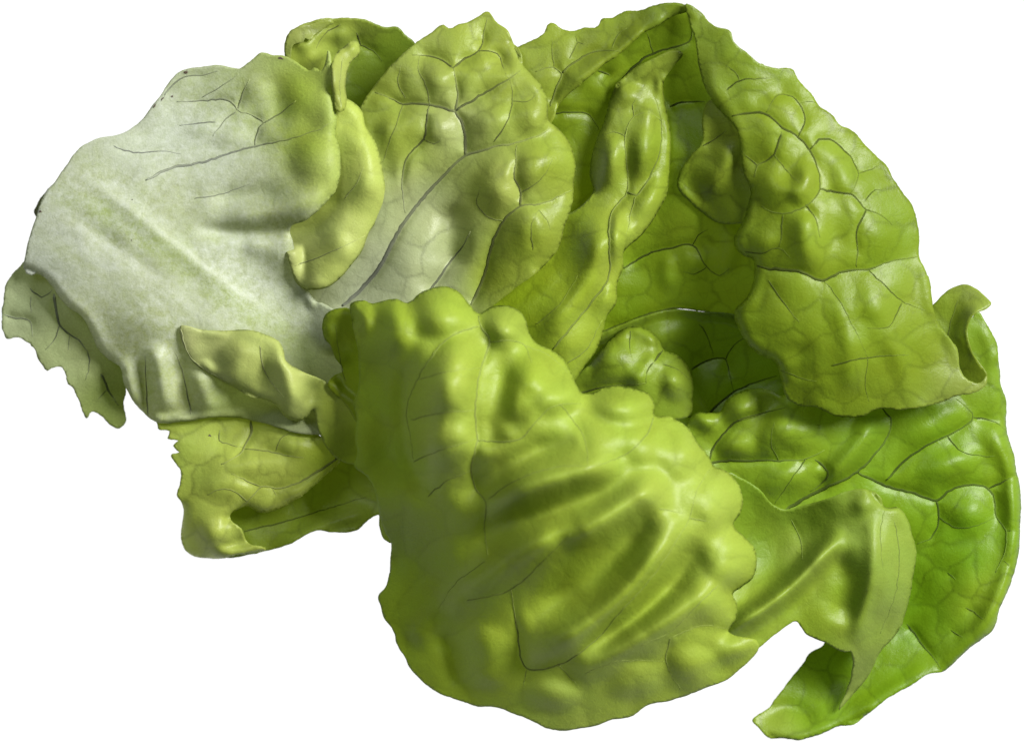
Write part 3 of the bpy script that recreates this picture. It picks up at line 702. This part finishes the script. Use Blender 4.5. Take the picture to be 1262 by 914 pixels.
leaf("frilled pale green fold lying across the base rib",
  [(222,402),(250,406),(280,407),(305,406),(325,411),(343,420),(350,432),(352,443),(368,455),(385,463),(402,471),(420,488),(437,503),(446,530),(446,570),(425,570),(405,555),(393,530),(386,506),(376,516),(366,519),(352,514),(341,500),(325,492),(310,489),(290,478),(265,465),(247,454),(232,438)],
  [(224,408,70),(250,410,90),(300,408,112),(350,435,120),(400,472,104),(440,520,104),(425,565,86),(366,515,96),(300,480,98),(245,450,92),(300,440,116),(360,480,118),(405,510,100)],
  [(225,410,(0.549,0.586,0.400)),(255,420,(0.500,0.549,0.300)),(300,430,(0.488,0.549,0.250)),(310,470,(0.512,0.586,0.250)),(350,460,(0.549,0.610,0.288)),(365,500,(0.549,0.622,0.275)),(410,500,(0.403,0.500,0.088)),(420,550,(0.354,0.464,0.037))],
  veins=[([(320,425),(325,455),(338,475),(350,490)],.8),([(222,405),(235,440),(255,456),(285,472)],.7)],
  ridges=[([(335,425),(350,450),(358,480),(366,508)],13,16),([(300,418),(292,450),(300,478)],18,9),([(330,450),(322,470),(325,486)],10,-8),([(386,470),(384,490),(386,505)],9,-9),([(250,412),(262,440),(275,464)],12,-5)],
  rolls=[([(222,402),(250,406),(280,407),(305,406),(325,411),(343,420),(350,432),(352,443),(368,455)],10,.5),([(386,506),(376,516),(366,519),(352,514),(341,500),(325,492),(290,478),(247,454)],12)],
  serr=.4, mat=M_SOFT, veinmat=VEIN_SOFT, pillow=(4,18), gap=0.8, thick=1.2)
leaf("narrow yellow green lobe squeezed beside the big front leaf",
  [(397,405),(401,388),(415,380),(430,380),(450,395),(460,440),(455,500),(445,525),(425,497),(404,474),(412,462),(423,457),(413,440),(407,425),(400,418)],
  [(400,400,112),(420,384,124),(435,440,116),(415,470,100),(440,500,106),(450,410,130)],
  [(408,400,(.31,.41,.035)),(425,450,(.29,.39,.025)),(430,490,(.27,.36,.025))],
  veins=[([(425,470),(418,435),(414,400)],.5)], ridges=[([(404,395),(412,420),(428,450)],9,9)], rolls=[([(400,418),(397,405),(401,388),(415,380),(430,380)],11)], serr=.4, mat=M_SOFT, veinmat=VEIN_SOFT)

# upper right flap
leaf("large drooping olive green leaf flap with fine dark vein net, upper right",
  [(845,5),(862,14),(880,32),(900,38),(905,50),(920,65),(935,77),(955,84),(976,86),(985,100),(1000,115),(1010,130),(1025,142),(1035,155),(1049,160),(1065,178),(1078,190),(1092,203),(1100,220),(1112,238),(1123,252),(1131,275),(1133,300),(1134,318),(1140,331),(1146,349),(1151,380),(1156,398),(1172,418),(1180,430),
   (1184,454),(1191,467),(1207,472),(1216,462),(1216,474),(1208,480),(1181,488),(1145,500),(1114,505),(1083,503),(1065,512),(1047,514),(1030,512),(1007,503),(980,497),(969,487),(963,469),(956,447),(932,434),(914,411),(907,394),(907,382),(922,362),(929,340),(928,320),(914,313),(905,304),(904,292),(912,278),(920,258),
   (925,234),(916,210),(911,185),(908,161),(890,140),(876,122),(867,105),(860,77),(857,52),(850,28)],
  [(848,10,166),(900,45,172),(976,92,168),(1049,168,164),(1110,240,150),(1131,300,146),(1152,390,130),(1182,440,116),(1212,474,112),(1145,495,118),(1047,510,126),(965,470,134),(910,390,142),(928,340,158),(908,295,152),(924,240,164),(910,180,160),(862,80,158),(950,160,188),(1000,230,202),(1060,260,192),(960,290,188),(1040,330,180),
   (1020,400,176),(1100,400,164),(970,400,168),(1080,460,150),(930,110,180),(1000,460,156)],
  [(870,60,(.20,.275,.04)),(920,90,(.19,.27,.028)),(960,150,(.22,.30,.03)),(1000,220,(.23,.31,.035)),(1080,230,(.18,.26,.02)),(1100,300,(.17,.26,.015)),(950,280,(.23,.32,.03)),(1000,300,(.24,.33,.035)),(960,370,(.21,.295,.025)),(1050,390,(.20,.29,.02)),(1020,470,(.21,.30,.022)),(1120,440,(.20,.28,.02)),(1190,475,(.27,.34,.09)),(1140,340,(.22,.30,.04)),(920,390,(.19,.28,.018))],
  veins=[([(903,143),(920,139),(942,140),(965,158),(985,170),(998,185),(1007,205),(1010,233),(1000,248),(985,258),(965,263),(950,260),(938,254)],1.1),([(985,168),(992,145),(985,128),(976,120),(960,117),(945,138)],.9),([(998,184),(1010,172),(1022,172),(1040,185),(1055,205),(1058,215),(1050,235),(1047,240)],1.0),
         ([(1010,233),(1030,237),(1050,240),(1068,258),(1085,265),(1100,277)],1.1),([(1068,258),(1056,285),(1057,310),(1055,330)],1.0),([(1066,248),(1078,234),(1088,234)],.8),([(963,162),(958,180),(955,191),(945,198),(934,204),(930,218)],1.0),([(934,204),(920,192),(915,187)],.7),([(955,191),(968,208),(985,226)],.5),
         ([(993,252),(1005,270),(1010,293)],.9),([(965,265),(963,290),(960,305)],.8),([(929,327),(950,331),(985,334),(1013,345),(1040,334),(1068,332),(1100,321),(1131,317)],1.6),([(1070,332),(1090,352),(1115,373),(1140,383)],.8),([(1112,372),(1103,390),(1095,402),(1070,404)],.7),
         ([(948,345),(960,365),(975,385),(985,397)],.8),([(1015,345),(1035,370),(1055,410),(1070,440)],.5),([(1025,450),(1060,442),(1095,438),(1120,437)],.8),([(1070,440),(1066,470),(1070,495)],.5),([(895,112),(912,100),(930,97),(952,96)],.8),([(912,100),(905,88),(895,80)],.6),
         ([(1058,214),(1075,208),(1085,203)],.6),([(918,310),(935,312),(960,306),(975,318)],.7),([(1010,130),(1000,125),(985,128)],.5),([(960,455),(985,465),(1005,470)],.6)],
  ridges=[([(870,60),(880,110),(905,150),(918,200),(925,250)],10,6),([(985,170),(975,200),(970,235)],16,-8),([(1000,205),(985,235),(975,250)],13,12),([(1025,190),(1020,230),(1030,260),(1025,320)],16,-10),([(995,260),(990,300),(1000,335)],14,9),([(1070,330),(1080,380),(1110,440)],20,6),
          ([(1030,350),(1045,410),(1050,490)],16,8),([(1100,420),(1115,460),(1118,500)],12,6),([(985,420),(990,470)],14,-6),([(1133,300),(1140,340),(1152,390),(1178,430),(1190,465)],7,7),([(925,130),(950,110),(980,105)],12,-6)],
  bumps=[(955,230,34,34,0,8),(1000,290,30,34,0,6),(965,185,26,26,0,5),(1080,290,40,36,0,5),(1075,375,30,24,0,5),(1100,355,26,24,0,4),(940,300,22,18,0,6),(1035,210,22,34,-20,4),(1050,440,34,44,0,4)],
  rolls=[([(925,234),(920,258),(912,278),(904,292),(905,304),(914,313),(928,320),(929,340),(922,362),(907,382),(907,394),(914,411),(932,434),(956,447),(963,469)],13)],
  pillow=(5,20), groove=(1.8,4), serr=1.1, mat=M_DEEP, ruffle=3, und=(3,70))

# lower right fold
leaf("twisted fold of leaf with a raised rib, dangling between front and right leaves",
  [(860,600),(897,582),(915,590),(936,603),(952,621),(967,628),(994,622),(1021,614),(1052,603),(1072,603),(1085,613),(1090,624),(1107,624),(1118,637),(1123,653),(1129,680),(1126,711),(1118,750),(1107,777),(1091,796),(1080,812),(1068,835),(1052,854),(1034,875),(1044,850),(1050,827),(1048,802),(1041,803),(1018,791),(994,781),(981,765),(959,779),(936,797),(900,810),(860,780),(850,680)],
  [(900,590,120),(960,630,96),(1020,616,116),(1070,608,126),(1110,630,118),(1126,690,96),(1118,750,78),(1080,810,60),(1040,865,36),(1045,800,90),(985,770,104),(936,795,110),(880,780,120),(940,690,74),(1000,650,88),(1070,700,132),(1020,740,112),(880,680,110),(960,740,110),(1075,650,132)],
  [(920,610,(0.189,0.300,0.024)),(930,680,(0.189,0.300,0.024)),(1000,640,(0.208,0.320,0.036)),(1060,620,(0.246,0.350,0.060)),(1000,690,(0.321,0.420,0.096)),(940,750,(0.312,0.420,0.072)),(1040,720,(0.246,0.360,0.024)),(1000,760,(0.255,0.360,0.036)),(1090,700,(0.274,0.380,0.084)),(1105,750,(0.274,0.370,0.096)),(1060,840,(0.284,0.370,0.120)),(1075,660,(0.293,0.400,0.084))],
  veins=[([(1102,640),(1108,680),(1104,730),(1085,780)],.6),([(975,640),(985,660),(990,690)],.5),([(1090,626),(1085,660),(1088,700)],.5)],
  ridges=[([(880,790),(915,766),(948,744),(987,711),(1014,682),(1044,652)],11,50),([(1070,632),(1078,670),(1075,715),(1062,760),(1052,800)],10,15),([(1035,675),(1045,720),(1035,770)],18,-14),([(1090,650),(1093,710),(1080,765)],6,9),([(1104,650),(1108,710),(1094,770)],6,6),([(1055,612),(1072,630)],12,8)],
  rolls=[([(1072,603),(1090,624),(1107,624),(1118,637),(1129,680),(1126,711),(1118,750),(1107,777)],9)],
  serr=.9, mat=M_SOFT, veinmat=VEIN_SOFT, pillow=(3,14), und=(3,40))

# big front leaf
leaf("big swollen yellow green front leaf with deep rounded wrinkles",
  [(433,373),(446,370),(459,374),(471,371),(489,368),(501,373),(520,360),(538,354),(555,354),(569,363),(578,375),(590,386),(604,378),(621,376),(639,382),(649,396),(652,410),(661,422),(677,429),(695,442),(704,460),(711,475),(719,485),(733,483),(744,478),(761,475),(782,478),(800,485),(807,499),(806,511),(825,514),(847,527),(860,545),(874,563),(879,573),
   (897,582),(911,598),(916,618),(912,634),(904,645),(917,661),(930,676),(933,696),(926,715),(912,725),(904,731),(909,746),(906,765),(898,777),(913,784),(932,788),(936,797),(925,812),(909,827),(897,837),(870,847),(847,856),(821,864),(804,866),(792,872),(781,881),(750,887),(734,894),(707,898),(676,898),(657,889),(634,879),(610,871),(589,871),(568,864),(543,855),
   (525,843),(506,823),(498,808),(488,792),(486,781),(481,771),(473,761),(469,746),(466,735),(475,723),(479,707),(481,684),(481,668),(474,655),(467,634),(463,610),(456,592),(446,583),(436,574),(440,560),(437,540),(439,515),(435,499),(441,478),(440,430),(434,395)],
  [(440,380,150),(489,372,176),(550,358,190),(621,380,192),(690,440,196),(740,480,190),(800,490,186),(870,560,184),(912,610,172),(930,690,160),(905,760,150),(930,795,138),(870,845,120),(780,878,104),(690,896,90),(590,868,62),(510,822,44),(470,740,46),(482,680,56),(465,630,100),(440,560,120),(440,480,134),
   (500,450,214),(560,500,240),(640,460,236),(600,600,222),(540,640,142),(500,700,68),(540,760,78),(620,720,170),(700,620,256),(780,580,240),(860,640,218),(740,700,220),(820,720,206),(700,800,166),(620,820,110),(800,800,168),(860,780,172),(480,570,152),(760,530,228)],
  [(460,480,(0.275,0.381,0.033)),(480,560,(0.264,0.369,0.037)),(489,395,(0.333,0.443,0.056)),(545,385,(0.372,0.487,0.084)),(550,480,(0.411,0.508,0.112)),(545,540,(0.411,0.508,0.122)),(622,405,(0.372,0.476,0.104)),(640,470,(0.333,0.443,0.056)),(690,490,(0.372,0.487,0.094)),(620,560,(0.333,0.422,0.084)),(640,640,(0.313,0.401,0.066)),(720,560,(0.333,0.433,0.084)),(780,530,(0.333,0.443,0.074)),
   (700,690,(0.323,0.422,0.056)),(800,620,(0.372,0.476,0.104)),(870,620,(0.372,0.476,0.104)),(900,690,(0.372,0.476,0.094)),(780,720,(0.353,0.464,0.066)),(860,770,(0.353,0.453,0.084)),(780,840,(0.353,0.443,0.104)),(690,880,(0.353,0.443,0.131)),(580,800,(0.304,0.401,0.056)),(500,760,(0.215,0.296,0.033)),(490,690,(0.215,0.296,0.037)),(640,790,(0.353,0.453,0.074))],
  veins=[([(590,390),(592,401),(604,421),(594,447),(587,482),(586,517),(588,541),(581,580),(587,603),(599,618),(597,645),(601,684)],1.0),([(592,401),(555,415),(530,443),(513,471),(501,506),(506,538),(509,565)],.8),([(506,517),(537,510),(585,505)],.7),([(516,468),(555,457),(592,454)],.6),([(509,569),(541,555),(587,541)],.6),
         ([(589,543),(639,541),(660,520),(677,503),(700,497),(716,498)],.8),([(527,611),(555,590),(581,580)],.7),([(604,421),(630,420),(646,426),(656,447)],.7),([(575,740),(603,734),(630,726),(672,688),(703,657)],.8),([(630,726),(637,773),(649,823),(688,819),(734,788),(761,757),(800,715),(827,676),(850,637),(858,606),(874,579)],.9),
         ([(850,637),(874,643)],.8),([(688,819),(711,843)],.5),([(649,825),(645,846)],.5),([(827,785),(821,815),(839,850)],.6),([(885,720),(866,738),(827,777),(790,795)],.7),([(812,626),(843,632)],.6),([(602,614),(640,590),(690,575),(725,575)],.7),([(599,690),(560,720),(540,750)],.5),([(806,511),(800,530),(770,560),(730,575)],.7),
         ([(646,426),(680,440),(700,460)],.5),([(690,497),(720,540),(725,575)],.5),([(827,785),(866,770),(900,775)],.5),([(720,830),(760,815),(821,815)],.4)],
  ridges=[([(545,752),(600,714),(640,686),(680,662),(712,648)],20,32),([(690,672),(735,646),(775,618),(825,592)],20,30),([(640,818),(711,779),(755,748),(790,712),(815,675),(850,625)],20,40),([(700,838),(773,792),(820,766),(866,734),(905,690)],18,30),
          ([(600,632),(657,597),(719,578),(775,562)],18,26),([(640,770),(690,735),(735,702),(775,665),(815,625)],24,-35),([(715,812),(790,755),(830,715),(868,660)],16,-30),([(560,685),(620,650),(690,625),(750,605),(800,580)],18,-30),([(560,625),(600,592),(650,560),(715,540)],17,-26),
          ([(468,420),(476,480),(476,540),(488,610)],24,-18),([(512,405),(503,450),(500,510),(510,575),(535,625)],14,-18),([(620,425),(618,460),(608,520),(598,560)],19,-22),([(655,470),(650,500),(625,535)],14,-12),([(575,770),(600,800),(595,850)],22,14),([(505,795),(535,762),(575,735)],17,13),([(535,775),(560,810),(560,850)],13,-12)],
  bumps=[(489,400,28,44,0,20),(555,500,44,110,8,15),(545,388,44,34,10,25),(622,404,32,30,10,30),(555,470,40,66,18,25),(548,548,50,34,0,15),(655,480,34,60,15,22),(692,488,38,26,-35,25),(765,500,42,28,5,28),(788,545,44,32,20,18),(738,540,36,32,0,10),(842,560,36,38,30,20),(876,616,42,44,0,18),(898,692,36,38,0,18),
         (884,750,34,34,0,12),(905,800,40,18,-20,12),(850,825,40,34,0,15),(785,838,44,26,-15,12),(680,855,44,22,10,12),(450,395,14,22,0,11)],
  rolls=[([(434,395),(433,373),(446,370),(459,374),(471,371),(489,368),(501,373),(520,360),(538,354),(555,354),(569,363),(578,375),(590,386),(604,378),(621,376),(639,382),(649,396),(652,410),(661,422),(677,429),(695,442),(704,460),(711,475),(719,485),(733,483),(744,478),(761,475),(782,478),(800,485),(807,499),(806,511),(825,514),(847,527),(860,545),(874,563),(879,573)],22),
         ([(879,573),(897,582),(911,598),(916,618),(912,634),(904,645),(917,661),(930,676),(933,696),(926,715),(912,725),(904,731),(909,746),(906,765),(898,777)],22)],
  pillow=(12,26), groove=(3,5), serr=.9, mat=M_SOFT, veinmat=0.30, und=(2,60), pucker=(60,3.5))

# ------------------------------------------------------------------ small marks and drops
SPOT = plain_material("brown_bruise", (0.035, 0.022, 0.012), 0.6, 0.4, 2500)
def spot(px, py, rx, ry, ang, parent, name="bruise"):
    z = float(sample(H, np.array([px]), np.array([py]), GX0, GY0)[0])
    V = []; n = 12
    c, s_ = math.cos(math.radians(ang)), math.sin(math.radians(ang))
    for k, (f, dz) in enumerate(((1.0, -0.6), (0.55, 0.5))):
        for q in range(n):
            a = 2*math.pi*q/n
            w = f * (1 + 0.25 * math.sin(3*a + px) + 0.15 * math.sin(5*a + py))
            u, v = rx*w*math.cos(a), ry*w*math.sin(a)
            x, y = px + u*c - v*s_, py + u*s_ + v*c
            zz = float(sample(H, np.array([x]), np.array([y]), GX0, GY0)[0])
            zz = zz if abs(zz - z) < 12 else z
            V.append(P(x, y, zz + dz))
    F = [(q, (q+1) % n, n + (q+1) % n, n + q) for q in range(n)] + [tuple(range(n, 2*n))]
    me = bpy.data.meshes.new(name); me.from_pydata(V, [], F); me.materials.append(SPOT)
    if me.polygons[-1].normal.z < 0: me.flip_normals()
    o = bpy.data.objects.new(name, me); coll.objects.link(o); o.parent = parent
    return o
leaves = {o["label"]: o for o in head.children}
PL = leaves["large pale leaf with broad whitish rib and torn edge"]
LL = leaves["lower left leaf lobe with torn ragged outer edge and tiny brown spot"]
spot(258.5, 536.5, 2.4, 1.5, 20, LL)
for a in ((346,72,4.5,1.8,15), (229,89,5,2.5,-30), (212,119,2,1.6,0), (200,122,1.2,4,40), (190,131,1.4,4.5,40), (49,261,3.5,1.6,-20), (163,246,.9,.9,0), (162,296,.9,.9,0)):
    spot(*a, PL)
